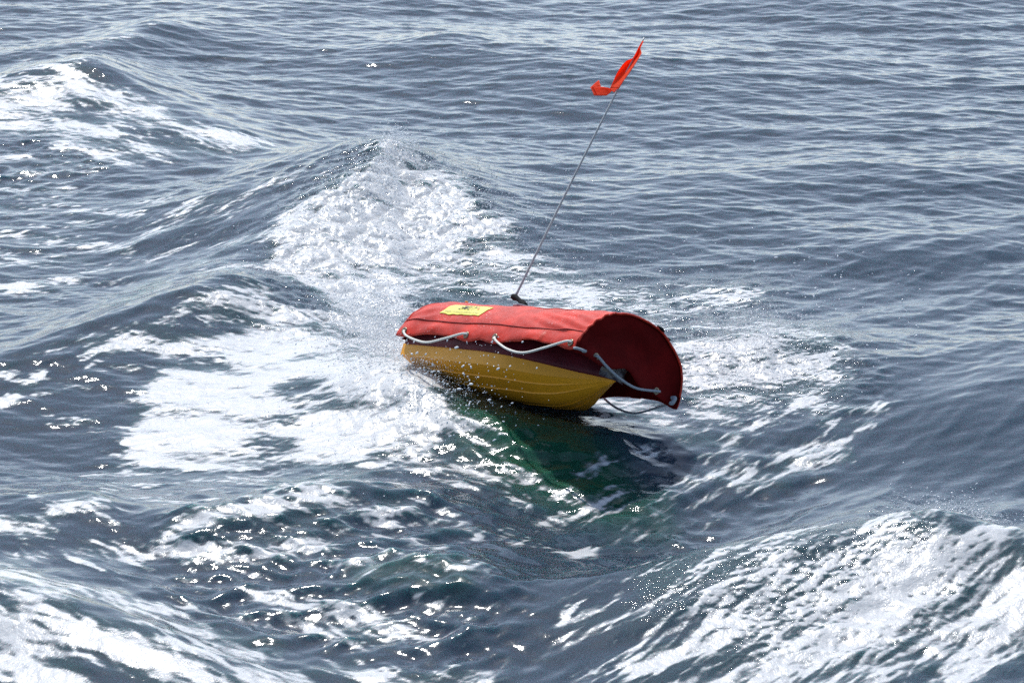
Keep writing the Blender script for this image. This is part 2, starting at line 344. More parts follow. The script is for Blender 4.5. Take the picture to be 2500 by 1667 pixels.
# thick foam stands up in lumps
lump1 = np.sqrt(np.abs(field(2.2, .07, .36, 0, None, 51)))-.8; lump2 = np.sqrt(np.abs(field(1.8, .03, .12, 0, None, 52)))-.8
turb = read(paint([(95, 1, [(905,380),(850,450),(760,520)]), (90, 1, [(860,520),(950,480),(1040,470)]), (80, .9, [(700,590),(800,650),(880,740)]), (60, .6, [(1100,530),(1000,600)]),
                   (50, .55, [(620,730),(800,780),(930,840)]), (60, .4, [(1620,830),(1850,820)]), (46, .7, [(2080,1190),(2240,1195)]), (45, .4, [(820,930),(980,960)])], .8), X, Y)*inside
solid = np.clip((fv-.5)/.25, 0, 1)
dz += solid*(.0012 + .0014*tile(lump2, X, Y) + .002*np.clip(tile(lump1, X, Y), -1, 1)) + turb*(.016*np.clip(tile(lump1, X, Y), -1, 1) + .005*tile(lump2, X, Y))
WX, WY, WZ = X+dx, Y+dy, dz

nx_, ny_ = len(gx), len(gy)
idx = np.arange(nx_*ny_).reshape(ny_, nx_)
Fq = np.stack([idx[:-1, :-1], idx[:-1, 1:], idx[1:, 1:], idx[1:, :-1]], -1).reshape(-1, 4)
sea_me = np_mesh("sea", np.stack([WX, WY, WZ], 1), Fq)
for nm, arr in (("foam", fv), ("chop", np.maximum(ch, turb*.7)), ("milk", milk), ("fine", np.maximum(fine, turb*.8)), ("glint", glint), ("dens", np.clip(fd, 0, 1.2))):
    a = sea_me.attributes.new(nm, 'FLOAT', 'POINT'); a.data.foreach_set("value", arr.astype(np.float32))

def water_material():
    m = N("sea_water"); geo = m.n("ShaderNodeNewGeometry"); co = geo.outputs['Position']
    A = {k: m.n("ShaderNodeAttribute", attribute_name=k).outputs['Fac'] for k in ("foam", "chop", "milk", "dens", "fine", "glint")}
    mpf = m.n('ShaderNodeMapping'); mpf.inputs['Scale'].default_value = (.7, 1.3, 1.3); m.l(co, mpf.inputs[0]); cf = mpf.outputs[0]
    f1 = m.noise(cf, 45, 5, .6, .5); f2 = m.noise(cf, 170, 3, .6)
    fa = m.math('ADD', m.math('MULTIPLY', m.math('SUBTRACT', f1, .5), .42), m.math('MULTIPLY', m.math('SUBTRACT', f2, .5), .14))
    fa = m.math('MULTIPLY', fa, m.ramp(A['foam'], .05, .4))
    fo = m.math('ADD', A['foam'], fa)
    mask = m.ramp(fo, .42, .84)
    thin = m.ramp(fo, .22, .58)
    # body colour
    mix = m.n("ShaderNodeMix", data_type='RGBA'); mix.inputs['A'].default_value = (.037, .059, .082, 1); mix.inputs['B'].default_value = (.012, .075, .040, 1)
    m.l(m.math('MAXIMUM', A['milk'], m.math('MULTIPLY', m.ramp(A['dens'], .25, .9), .22)), mix.inputs['Factor'])
    mix2 = m.n("ShaderNodeMix", data_type='RGBA'); mix2.inputs['B'].default_value = (.16, .19, .20, 1); m.l(mix.outputs['Result'], mix2.inputs['A'])
    m.l(m.math('MULTIPLY', thin, .65), mix2.inputs['Factor'])
    m.l(mix2.outputs['Result'], m.b.inputs['Base Color'])
    m.b.inputs['Subsurface Weight'].default_value = 1; m.b.inputs['Subsurface Radius'].default_value = (.05, .16, .13); m.b.inputs['Subsurface Scale'].default_value = 1.0
    m.b.inputs['IOR'].default_value = 1.345; m.l(m.math('ADD', m.math('MULTIPLY', A['glint'], .06), .045), m.b.inputs['Roughness'])
    # ripples below the mesh scale
    mp = m.n("ShaderNodeMapping"); mp.inputs['Scale'].default_value = (.8, 1.25, 1); m.l(co, mp.inputs[0])
    r1 = m.noise(mp.outputs[0], 26, 3, .6, .6); r2 = m.noise(mp.outputs[0], 95, 2, .6, .4)
    bh = m.math('ADD', m.math('MULTIPLY', r1, m.math('ADD', m.math('MULTIPLY', A['chop'], .003), .0016)), m.math('MULTIPLY', r2, m.math('ADD', m.math('MULTIPLY', A['fine'], .0055), .00025)))
    bp = m.n("ShaderNodeBump"); bp.inputs['Strength'].default_value = .75; bp.inputs['Distance'].default_value = 1.0
    m.l(bh, bp.inputs['Height']); m.l(bp.outputs[0], m.b.inputs['Normal'])
    # foam
    fb = m.n("ShaderNodeBsdfPrincipled"); fm = m.n("ShaderNodeMix", data_type='RGBA'); fm.inputs['A'].default_value = (.46, .47, .475, 1); fm.inputs['B'].default_value = (.58, .58, .57, 1)
    m.l(m.ramp(m.math('ADD', m.math('MULTIPLY', fo, .45), m.math('MULTIPLY', m.noise(cf, 22, 6, .72), 1.3)), .72, 1.38), fm.inputs['Factor'])
    fb.inputs['Subsurface Weight'].default_value = .7; fb.inputs['Subsurface Radius'].default_value = (.02, .022, .024); fb.inputs['Subsurface Scale'].default_value = 1.0; m.l(fm.outputs['Result'], fb.inputs['Base Color'])
    fb.inputs['Roughness'].default_value = .38; fb.inputs['Specular IOR Level'].default_value = .5
    fb.inputs['Coat Weight'].default_value = .25; fb.inputs['Coat Roughness'].default_value = .12
    g1 = m.noise(co, 40, 4, .55); g2 = m.n("ShaderNodeTexVoronoi"); g2.inputs['Scale'].default_value = 120; m.l(co, g2.inputs['Vector'])
    fh = m.math('ADD', m.math('MULTIPLY', g1, .005), m.math('MULTIPLY', g2.outputs['Distance'], .0007))
    b2 = m.n("ShaderNodeBump"); b2.inputs['Strength'].default_value = .8; b2.inputs['Distance'].default_value = 1.0
    m.l(fh, b2.inputs['Height']); m.l(b2.outputs[0], fb.inputs['Normal']); m.l(b2.outputs[0], fb.inputs['Coat Normal'])
    mx = m.n("ShaderNodeMixShader"); m.l(m.math('MULTIPLY', mask, .94), mx.inputs[0]); m.l(m.b.outputs[0], mx.inputs[1]); m.l(fb.outputs[0], mx.inputs[2])
    m.l(mx.outputs[0], m.out.inputs[0])
    return m.m
sea = link("sea", sea_me, water_material())
sea['kind'] = 'structure'; sea['label'] = 'choppy blue grey sea with white foam streaks'

# ================================================================== THE RESCUE CRAFT
def unit(v): v = np.array(v, float); return v/np.linalg.norm(v)
_l = np.array([.636, -.049, .770]); _h = np.array([.702, -.382, -.601]); _u = np.array([.321, .932, -.209])
_Uu, _, _Vt = np.linalg.svd(np.stack([_l, _h, _u], 1)); _Rm = _Uu @ _Vt
CAMB = np.stack([np.array([1, 0, 0]), CU, -CF], 1)           # camera axes in world
RW3 = CAMB @ _Rm                                              # columns: forward, left, up of the craft
ORG = at_depth(1532, 919, 12.0)
MW = Matrix([[*RW3[0], ORG[0]], [*RW3[1], ORG[1]], [*RW3[2], ORG[2]], [0, 0, 0, 1]])
MI = MW.inverted()
def loc(px, py, axis, val):
    """craft-local point seen at a photo pixel, on the local plane axis = val"""
    o = MI @ Vector(CP); d = MI.to_3x3() @ Vector(ray(px, py)); t = (val-o[axis])/d[axis]; return o + d*t

def fabric(name, col, rough=.55, wet=.35, spec=.4, spots=0.):
    m = N(name); tc = m.n("ShaderNodeTexCoord"); co = tc.outputs['Object']
    n1 = m.noise(co, 9, 4, .6); n2 = m.noise(co, 60, 3, .6)
    mix = m.n("ShaderNodeMix", data_type='RGBA'); mix.inputs['A'].default_value = (*[c*.72 for c in col], 1); mix.inputs['B'].default_value = (*[min(1, c*1.18) for c in col], 1)
    m.l(m.ramp(n1, .3, .7), mix.inputs['Factor']); res = mix.outputs['Result']
    if spots:
        vo = m.n("ShaderNodeTexVoronoi"); vo.inputs['Scale'].default_value = 75; m.l(co, vo.inputs['Vector'])
        sp = m.math('MULTIPLY', m.ramp(vo.outputs['Distance'], .10, .22, 1, 0), m.ramp(m.noise(co, 7, 3), .45, .62))
        sp2 = m.math('MULTIPLY', m.ramp(n2, .52, .75), m.math('MULTIPLY', m.ramp(n1, .42, .66), .13))
        mx = m.n("ShaderNodeMix", data_type='RGBA'); mx.inputs['B'].default_value = (.80, .62, .60, 1)
        m.l(res, mx.inputs['A']); m.l(m.math('MAXIMUM', m.math('MULTIPLY', sp, spots), sp2), mx.inputs['Factor']); res = mx.outputs['Result']
    m.l(res, m.b.inputs['Base Color'])
    m.b.inputs['Roughness'].default_value = rough; m.b.inputs['Coat Weight'].default_value = wet; m.b.inputs['Coat Roughness'].default_value = .28; m.b.inputs['Specular IOR Level'].default_value = spec
    w1 = m.noise(co, 240, 2, .5); w2 = m.noise(co, 24, 4, .65)
    vb = m.n("ShaderNodeTexVoronoi"); vb.inputs['Scale'].default_value = 160; m.l(co, vb.inputs['Vector'])
    bh = m.math('ADD', m.math('ADD', m.math('MULTIPLY', w1, .0012), m.math('MULTIPLY', w2, .006)), m.math('MULTIPLY', m.ramp(vb.outputs['Distance'], 0, .35, 1, 0), .0012 if spots else .0004))
    bp = m.n("ShaderNodeBump"); bp.inputs['Strength'].default_value = .6; bp.inputs['Distance'].default_value = 1; m.l(bh, bp.inputs['Height'])
    m.l(bp.outputs[0], m.b.inputs['Normal']); m.l(bp.outputs[0], m.b.inputs['Coat Normal'])
    return m.m
def plain(name, col, rough=.5, spec=.5, metal=0., coat=0., bump=0., bscale=60, var=.15, alpha=None):
    m = N(name); tc = m.n("ShaderNodeTexCoord"); co = tc.outputs['Object']; n1 = m.noise(co, 14, 4, .6)
    mix = m.n("ShaderNodeMix", data_type='RGBA'); mix.inputs['A'].default_value = (*[c*(1-var) for c in col], 1); mix.inputs['B'].default_value = (*[min(1, c*(1+var)) for c in col], 1)
    m.l(n1, mix.inputs['Factor']); m.l(mix.outputs['Result'], m.b.inputs['Base Color'])
    m.b.inputs['Roughness'].default_value = rough; m.b.inputs['Specular IOR Level'].default_value = spec; m.b.inputs['Metallic'].default_value = metal; m.b.inputs['Coat Weight'].default_value = coat; m.b.inputs['Coat Roughness'].default_value = .1
    if bump:
        bp = m.n("ShaderNodeBump"); bp.inputs['Strength'].default_value = .6; bp.inputs['Distance'].default_value = 1
        m.l(m.math('MULTIPLY', m.noise(co, bscale, 3), bump), bp.inputs['Height']); m.l(bp.outputs[0], m.b.inputs['Normal'])
    return m.m
M_RED = fabric("red_nylon", (.53, .028, .010), wet=.12, spec=.25, spots=.8)
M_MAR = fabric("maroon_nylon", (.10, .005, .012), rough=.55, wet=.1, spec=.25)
M_MAR_SHADE = fabric("maroon_with_shade", (.12, .004, .004), rough=.8, wet=0, spec=.08)  # deep maroon; shade inside the cover and on end panels is put into the colour
M_YEL = plain("yellow_hull_paint", (.82, .345, .012), rough=.5, coat=.05, bump=.0015, bscale=35)
M_ROPE = plain("white_rope", (.74, .72, .64), rough=.8, bump=.004, bscale=420)
M_ROPE_SHADE = plain("shaded_white_rope", (.30, .33, .36), rough=.75, bump=.004, bscale=420)  # shaded copy of the white rope, greyed for the far side and bow
M_BLACK = plain("black_rubber", (.005, .005, .006), rough=.7, spec=.12)
M_METAL = plain("grommet_metal", (.25, .21, .15), rough=.35, metal=.9)
M_POLE = plain("fibreglass_pole", (.36, .37, .36), rough=.35, coat=.3)
M_GREY = plain("grey_hatch_plastic", (.34, .35, .37), rough=.45)
M_WHITE = plain("white_sticker", (.75, .76, .74), rough=.5)
M_LAB = plain("yellow_label", (.74, .66, .11), rough=.45, var=.06)
M_INK = plain("label_ink", (.05, .05, .03), rough=.6)
M_INKR = plain("label_red_ink", (.55, .06, .12), rough=.6)
M_CLEAR = plain("wet_plastic_film", (.06, .05, .055), rough=.25, coat=.4, bump=.02, bscale=40)
M_SEAM = plain("seam_thread", (.20, .008, .008), rough=.8)
M_BRASS = plain("orange_fitting", (.60, .33, .03), rough=.4)

craft = bpy.data.objects.new("rescue_craft", None); COL.objects.link(craft); craft.matrix_world = MW
craft['label'] = 'small lifesaving craft with red fabric cover and yellow hull leaping off a wave'; craft['category'] = 'rescue boat'
def part(name, me, mat, parent=None, label=None):
    o = link(name, me, mat); o.parent = parent or craft
    if label: o['label'] = label
    return o

XB, XS = 0.0, -1.150                         # bow and stern end of the cover
HW, HR = .300, .243                          # half width, rise of the arch
GR = [-1.10, -.685, -.50, -.03]              # grommets along each lower edge
def fold(x, b):
    """wrinkles of the cloth: metres outwards at length x, angle b (0 near edge, pi far edge)"""
    f = .0035*mnoise.noise(Vector((x*5, b*2.2, 1))) + .0022*mnoise.noise(Vector((x*13+b*5, b*5, 4)))
    g = math.exp(-((x+.13)/.22)**2)*math.exp(-((b-.55)/.5)**2)
    f += .0045*g*math.sin(34*b*(1.0+.25*x)+26*x+2*mnoise.noise(Vector((x*6, b*3, 9))))
    f += math.exp(-(x/.07)**2)*.011*mnoise.noise(Vector((b*2.1, 3.3, 7)))
    g2 = math.exp(-((x+1.05)/.12)**2)*math.exp(-((b-.5)/.5)**2)
    f += .003*g2*math.sin(24*b-30*x)
    g3 = math.exp(-((b-1.2)/.4)**2)
    f += .003*g3*math.sin(x*21+1)*math.sin(x*8)
    return f
def arch(x, b, off=0.0):
    e = max(0, (-1.03-x)/.135); sc = 1-.05*e*e
    r = fold(x, b)+off
    c, s = math.cos(b), math.sin(b)
    s2 = s**.93 if s > 0 else 0
    return Vector((x, -(HW*sc*c + r*c), HR*sc*s2 + r*s))
def drop(x, side):
    """how far the flap hangs below the arch foot"""
    g = min(abs(x-q) for q in GR)
    c_ = -.014*math.exp(-((x-.0)/.05)**2) if side == 1 else 0
    return c_ -.008 + .026*(1-math.exp(-(g/.10)**2))*(.8+.35*mnoise.noise(Vector((x*6, side*3, 2)))) + .0015*math.sin(x*40)
def cover_shell(off):
    V = []; nx, nb = 190, 84
    for i in range(nx+1):
        x = XS + (XB-XS)*i/nx
        row = []
        for j in range(nb+1):
            b = math.pi*j/nb
            row.append(arch(x, b, off))
        # flap pieces: slide the first/last rows to the scalloped hem, hem flares slightly
        for side, k in ((0, range(7)), (1, range(nb, nb-7, -1))):
            zb = drop(x, side); top = row[7 if side == 0 else nb-7]
            for n_, j in enumerate(k):
                t = n_/7; z = zb + (top.z-zb)*t
                sgn = -1 if side == 0 else 1
                bulge = .008*math.sin(t*math.pi)*(1+mnoise.noise(Vector((x*8, side, 5)))) + .004*mnoise.noise(Vector((x*16, t*2, side)))*(1-t)
                yy = (HW+off+.004)*(1-t) + abs(top.y)*t + bulge*(1 if t < 1 else 0) + (.012*(1-t) if zb > .012 else 0)
                row[j] = Vector((x, sgn*yy, z))
        V += row
    return V, nx, nb
def build_cover():
    V1, nx, nb = cover_shell(0); V2, _, _ = cover_shell(-.004); n1 = len(V1); V = V1+V2; Fc = []
    w_ = nb+1
    for i in range(nx):
        for j in range(nb):
            a = i*w_+j; Fc.append((a, a+1, a+w_+1, a+w_)); Fc.append((n1+a, n1+a+w_, n1+a+w_+1, n1+a+1))
    for i in range(nx):
        for j in (0, nb):
            a = i*w_+j; q = (a, a+w_, n1+a+w_, n1+a); Fc.append(q if j == 0 else q[::-1])
    for j in range(nb):
        for i in (0, nx):
            a = i*w_+j; q = (a, n1+a, n1+a+1, a+1); Fc.append(q if i == 0 else q[::-1])
    me = mesh_from("cover", V, Fc); me.materials.append(M_RED); me.materials.append(M_MAR_SHADE)
    for p in me.polygons: p.material_index = 1 if all(v >= n1 for v in p.vertices) else 0  # inner faces take the cloth with shade in its colour
    return me
cover = part("fabric_cover", build_cover(), None)

def tube(name, pts, r, mat, parent=None, sides=10, label=None, taper=None):
    pts = [Vector(p) for p in pts]; V = []; Fc = []; n = len(pts)
    up = Vector((0, 0, 1)); prev = None
    for i, p in enumerate(pts):
        t = (pts[min(i+1, n-1)]-pts[max(i-1, 0)]).normalized()
        a = prev - t*prev.dot(t) if prev is not None else t.cross(up if abs(t.z) < .9 else Vector((1, 0, 0)))
        a.normalize(); prev = a; b = t.cross(a)
        rr = r if taper is None else r + (taper-r)*i/(n-1)
        for k in range(sides):
            q = 2*math.pi*k/sides; V.append(p + (a*math.cos(q)+b*math.sin(q))*rr)
    for i in range(n-1):
        for k in range(sides):
            k2 = (k+1) % sides; Fc.append((i*sides+k, i*sides+k2, (i+1)*sides+k2, (i+1)*sides+k))
    Fc.append(tuple(range(sides))[::-1]); Fc.append(tuple((n-1)*sides+k for k in range(sides)))
    return part(name, mesh_from(name, V, Fc), mat, parent, label)
def smooth_pts(P, n=24):
    """Catmull-Rom through the points"""
    P = [Vector(p) for p in P]; Q = [P[0]*2-P[1]] + P + [P[-1]*2-P[-2]]; out = []
    segs = len(P)-1; per = max(2, n//segs)
    for i in range(segs):
        a, b, c, d = Q[i:i+4]
        for k in range(per):
            t = k/per; out.append(.5*((2*b)+(c-a)*t+(2*a-5*b+4*c-d)*t*t+(3*b-a-3*c+d)*t**3))
    out.append(P[-1]); return out

# seams along the arch foot, hem round both open ends
for b in (.29, math.pi-.29):
    tube("seam", [arch(XS+(XB-XS)*i/120, b+.012*math.sin(i*.13), .0022) for i in range(121)], .0019, M_SEAM, cover, 6)
tube("hem", [arch(XB, .10+(math.pi-.2)*i/60, -.001) for i in range(61)], .0048, M_RED, cover, 8)
tube("hem", [arch(XS, .10+(math.pi-.2)*i/60, -.001) for i in range(61)], .0048, M_RED, cover, 8)

# end panels closing the arch
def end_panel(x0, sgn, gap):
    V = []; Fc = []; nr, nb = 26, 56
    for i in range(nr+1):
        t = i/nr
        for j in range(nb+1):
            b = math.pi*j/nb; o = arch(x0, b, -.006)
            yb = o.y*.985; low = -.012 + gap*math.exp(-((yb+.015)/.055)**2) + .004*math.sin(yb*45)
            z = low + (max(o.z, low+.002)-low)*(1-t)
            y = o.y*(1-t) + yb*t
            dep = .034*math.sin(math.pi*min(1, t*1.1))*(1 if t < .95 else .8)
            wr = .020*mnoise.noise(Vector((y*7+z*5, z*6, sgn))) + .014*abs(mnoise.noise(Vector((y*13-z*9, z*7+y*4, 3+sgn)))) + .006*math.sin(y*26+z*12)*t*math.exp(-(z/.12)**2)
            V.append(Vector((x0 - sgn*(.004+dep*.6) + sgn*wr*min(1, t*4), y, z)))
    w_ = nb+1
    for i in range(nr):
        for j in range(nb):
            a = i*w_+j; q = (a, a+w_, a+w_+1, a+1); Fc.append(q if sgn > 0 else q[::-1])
    me = mesh_from("end_panel", V, Fc); o = part("end_panel", me, M_MAR_SHADE)
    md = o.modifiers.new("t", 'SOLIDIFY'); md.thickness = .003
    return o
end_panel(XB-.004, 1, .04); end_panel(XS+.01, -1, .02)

# hull
def tab(x, T):
    for (a, va), (b, vb) in zip(T[:-1], T[1:]):
        if a <= x <= b: t = (x-a)/(b-a); return va+(vb-va)*t
    return T[0][1] if x < T[0][0] else T[-1][1]
def smooth_tab(x, T, h=.03): return (tab(x-h, T)+tab(x, T)*2+tab(x+h, T))/4
TB_ = [(-1.15, .252), (-.8, .267), (-.6, .262), (-.467, .240), (-.341, .172), (-.223, .094), (-.13, .042), (-.06, .0)]
TK = [(-1.15, -.118), (-.8, -.140), (-.44, -.144), (-.33, -.129), (-.233, -.096), (-.17, -.072), (-.12, -.052), (-.06, -.026)]
TT = [(-1.15, -.020), (-.8, -.027), (-.43, -.030), (-.2, -.024), (-.06, -.018)]
def hull():
    xs = list(np.linspace(-1.15, -.36, 40)) + list(np.linspace(-.35, -.065, 34)) + [-.06]
    V = []; Fc = []; rows = []
    for x in xs:
        e = min(1, (-.06-x)/.03); b = smooth_tab(x, TB_)*(1 if x < -.1 else 1); b = tab(x, TB_) if x > -.10 else b
        zt = smooth_tab(x, TT); zk = smooth_tab(x, TK) if x < -.09 else tab(x, TK); D = zt-zk
        hp = min(.058, D*.5); zc = zt-hp                              # side panel height
        sec = [(b, zt), (b*.995, zt-hp*.5), (b*.985, zc)]
        st = .0045*min(1, b/.15)
        y1, y2 = b*.66, b*.33
        zz = lambda y: zk + (zc-zk)*((y/(b*.985)) if b > 0 else 0)**1.15
        sec += [(b*.95, zc-st*.2), (b*.94, zz(b*.94)+st*.2), (y1+.002, zz(y1)+st*.1), (y1, zz(y1)-st), (y1-st*1.4, zz(y1)-st*1.0), (y1-st*1.5, zz(y1-st*2)),
                (y2+.002, zz(y2)+st*.1), (y2, zz(y2)-st), (y2-st*1.4, zz(y2)-st), (y2-st*1.5, zz(y2-st*2)), (.0, zk)]
        full = [(-y, z) for y, z in sec] + [(y, z) for y, z in sec[-2::-1]]
        rows.append(len(V)); V += [Vector((x, y, z)) for y, z in full]; L = len(full)
    for a, b_ in zip(rows[:-1], rows[1:]):
        for k in range(L-1): Fc.append((a+k, a+k+1, b_+k+1, b_+k))
        Fc.append((a+L-1, a, b_, b_+L-1))
    Fc.append(tuple(range(rows[0], rows[0]+L))[::-1])
    me = mesh_from("hull", V, Fc); return me
hull_o = part("hull", hull(), M_YEL)
sp = hull_o.modifiers.new("e", 'EDGE_SPLIT'); sp.split_angle = R(32)
def collar():
    xs = list(np.linspace(-1.13, -.30, 50)) + list(np.linspace(-.29, -.055, 24))
    V = []; Fc = []; rows = []; K = 9
    for x in xs:
        b = smooth_tab(x, TB_)+.007 if x < -.1 else tab(x, TB_)+.007
        zt = smooth_tab(x, TT)-.003
        sec = []
        for k in range(K):
            t = k/(K-1); z = zt+(.085-zt)*t
            sec.append((b+.004*math.sin(math.pi*t**.6)-.02*t**3+.003*mnoise.noise(Vector((x*9, t*3, 7))), z))
        full = [(-y, z) for y, z in sec] + [(y, z) for y, z in sec[::-1]]
        rows.append(len(V)); V += [Vector((x, y, z)) for y, z in full]; L = len(full)
    for a, b_ in zip(rows[:-1], rows[1:]):
        for k in range(L): Fc.append((a+k, b_+k, b_+(k+1) % L, a+(k+1) % L))
    Fc.append(tuple(range(rows[0], rows[0]+L))); Fc.append(tuple(range(rows[-1], rows[-1]+L))[::-1])
    return mesh_from("foam_collar", V, Fc)
part("foam_collar", collar(), M_MAR)

# plastic film hanging in the opening at the bow
def film():
    V = []; Fc = []; n = 14
    for i in range(n+1):
        for j in range(n+1):
            y = -.085+.125*i/n; z = .050-.075*j/n
            V.append(Vector((-.045+.014*mnoise.noise(Vector((y*30, z*30, 0)))-.25*abs(y), y, z-.25*max(0, -y)*.3)))
    for i in range(n):
        for j in range(n): a = i*(n+1)+j; Fc.append((a, a+1, a+n+2, a+n+1))
    return mesh_from("plastic_film", V, Fc)
part("plastic_film", film(), M_CLEAR)

# grommets and grab ropes
def grommet(p, nrm, parent, r=.011):
    nrm = Vector(nrm).normalized(); a = nrm.orthogonal().normalized(); b = nrm.cross(a)
    V = []; Fc = []; K, J = 20, 8
    for k in range(K):
        q = 2*math.pi*k/K; d = a*math.cos(q)+b*math.sin(q)
        for j in range(J):
            s = 2*math.pi*j/J; V.append(Vector(p)+d*(r+.0045*math.cos(s))+nrm*.003*math.sin(s))
    for k in range(K):
        for j in range(J): Fc.append((k*J+j, ((k+1) % K)*J+j, ((k+1) % K)*J+(j+1) % J, k*J+(j+1) % J))
    c = len(V); V.append(Vector(p)-nrm*.001)
    for k in range(K): V.append(Vector(p)-nrm*.001+(a*math.cos(2*math.pi*k/K)+b*math.sin(2*math.pi*k/K))*r)
    me = mesh_from("grommet", V, Fc); return part("grommet", me, M_METAL, parent)
for s, mat in ((-1, M_ROPE), (1, M_ROPE_SHADE)):
    yy = s*(HW+.012)
    for gxp in GR: grommet((gxp, s*(HW+.008), .018), (0, s, .05), cover)
    for a, b, sag in ((GR[0], GR[1], .052), (GR[2], GR[3], .064)):
        L_ = b-a; P = [(a, s*(HW-.004), .018), (a+.012, yy+s*.006, .012), (a+L_*.10, yy+s*.012, -.008), (a+L_*.28, yy+s*.014, .018-sag*.85), (a+L_*.50, yy+s*.016, .018-sag), (a+L_*.74, yy+s*.013, .018-sag*.55), (a+L_*.95, yy+s*.008, .016), (b, yy, .021), (b+.012, s*(HW-.006), .019)]
        tube("grab_rope", smooth_pts(P, 64), .0049, mat, None, 10, None if s < 0 else 'white grab rope on the far side, greyed for shade')
# bow rope on the end panel, corner loops
e0 = loc(1461, 871, 0, .018); e1 = loc(1608, 955, 0, .018)
m1 = loc(1482, 895, 0, .024); m2 = loc(1515, 925, 0, .026); m3 = loc(1555, 948, 0, .024)
bp_ = part("bow_rope", mesh_from("tmp", [(0, 0, 0)]*3, [(0, 1, 2)]), M_ROPE_SHADE); bpy.data.objects.remove(bp_)
tube("grab_rope", smooth_pts([e0+Vector((-.02, 0, 0)), e0, m1, m2, m3, e1, e1+Vector((-.02, .004, 0))], 60), .0052, M_ROPE_SHADE, None, 10, 'white rope across the bow panel, greyed for shade')
grommet(e0+Vector((-.014, 0, 0)), (1, 0, 0), cover); grommet(e1+Vector((-.014, 0, 0)), (1, 0, 0), cover)
c0 = loc(1408, 850, 0, .012); c1 = loc(1429, 857, 0, .014)
tube("corner_rope", smooth_pts([c0+Vector((-.015, 0, 0)), c0, c1, c1+Vector((-.02, .004, 0))], 18), .0058, M_ROPE_SHADE, None, 8)
c0 = loc(1641, 984, 0, .012); c1 = loc(1648, 972, 0, .014)
tube("corner_rope", smooth_pts([c0+Vector((-.01, 0, 0)), c0, c1, c1+Vector((-.02, 0, 0))], 18), .0085, M_ROPE_SHADE, None, 8)

# patches lying on the cover
def patch(name, x0, x1, b0, b1, off, mat, nx=24, nb=14, wav=0., thick=.0015, parent=None, corner=0.):
    V = []; Fc = []
    for lay in (0, 1):
        for i in range(nx+1):
            for j in range(nb+1):
                tb = j/nb; x = x0+(x1-x0)*i/nx
                b = b0+(b1-b0)*tb + (wav*mnoise.noise(Vector((x*24, 3, 3)))*(1-tb))
                if corner: x += corner*(tb**3)*(1-i/nx)
                V.append(arch(x, b, off-lay*thick))
    n = (nx+1)*(nb+1); w_ = nb+1
    for i in range(nx):
        for j in range(nb):
            a = i*w_+j; Fc.append((a, a+1, a+w_+1, a+w_)); Fc.append((n+a, n+a+w_, n+a+w_+1, n+a+1))
    for i in range(nx):
        for j, fl in ((0, 0), (nb, 1)):
            a = i*w_+j; q = (a, a+w_, n+a+w_, n+a); Fc.append(q[::-1] if fl else q)
    for j in range(nb):
        for i, fl in ((0, 1), (nx, 0)):
            a = i*w_+j; q = (a, a+1, n+a+1, n+a); Fc.append(q[::-1] if fl else q)
    return part(name, mesh_from(name, V, Fc), mat, parent or cover)
def beta(px, py):
    """(x, angle) on the arch seen at a photo pixel"""
    best = None
    for bb in np.linspace(.05, 1.35, 400):
        zz = HR*math.sin(bb)**.93; p = loc(px, py, 2, zz)
        e = abs(p.y + HW*math.cos(bb))
        if best is None or e < best[0]: best = (e, p.x, bb)
    return best[1], best[2]
LX0, LB0 = beta(1074, 766); LX1, _ = beta(1166, 775); _, LB1 = beta(1150, 748)

lab = patch("name_label", LX0, LX1, LB0, LB1, .003, M_LAB, 40, 16, .035, corner=.012)
def lettering(name, txt, size, u0, v0, shear, mat, width=None, bold=.0):
    """text laid on the label: u along the craft, v up round the arch, both in metres from the label's lower stern corner"""
    cu = bpy.data.curves.new(name, 'FONT'); cu.body = txt; cu.size = size; cu.shear = shear; cu.extrude = 0; cu.offset = bold; cu.resolution_u = 3
    to = bpy.data.objects.new(name, cu); COL.objects.link(to); bpy.context.view_layer.update()
    me = bpy.data.meshes.new_from_object(to.evaluated_get(bpy.context.evaluated_depsgraph_get())); bpy.data.objects.remove(to)
    bm = bmesh.new(); bm.from_mesh(me); bmesh.ops.triangulate(bm, faces=bm.faces)
    mxx = max(v.co.x for v in bm.verts); k = (width/mxx) if width else 1
    for v in bm.verts:
        u = u0+v.co.x*k; vv = v0+v.co.y; v.co = arch(LX0+u, LB0+vv/.265, .0062)
    bmesh.ops.recalc_face_normals(bm, faces=bm.faces)
    bm.to_mesh(me); bm.free(); return part(name, me, mat, lab)
LW = LX1-LX0; LH = (LB1-LB0)*.265
lettering("lettering", "EMILY", LH*.66, LW*.30, LH*.44, .25, M_INK, LW*.42, .0003)
lettering("small_lettering", "EMERGENCY INTEGRATED LIFESAVING LANYARD", LH*.15, LW*.06, LH*.14, .2, M_INK, LW*.88, 0)
lettering("heart_mark", "*", LH*.42, LW*.74, LH*.42, 0, M_INKR, LW*.05, .0006)

gx0, gb = beta(1212, 750); gx1, _ = beta(1278, 752)
patch("grey_hatch", gx0, gx1+.02, 1.16, 1.95, .012, M_GREY, 20, 14, 0, .010)
wx0, wb0 = beta(1276, 757); wx1, wb1 = beta(1372, 760)
patch("white_sticker", wx0, wx1, 1.00, 1.9, .0035, M_WHITE, 24, 12, .04)
def bobble(px, py, dx_, r, mat, name):
    p = loc(px, py, 1, -.06); bm = bmesh.new(); bmesh.ops.create_uvsphere(bm, u_segments=12, v_segments=8, radius=r)
    for v in bm.verts: v.co = Vector((v.co.x*dx_, v.co.y, v.co.z*.6))+p
    me = bpy.data.meshes.new(name); bm.to_mesh(me); bm.free(); return part(name, me, mat, cover)
bobble(1139, 737, 1.8, .006, M_BRASS, "fitting")
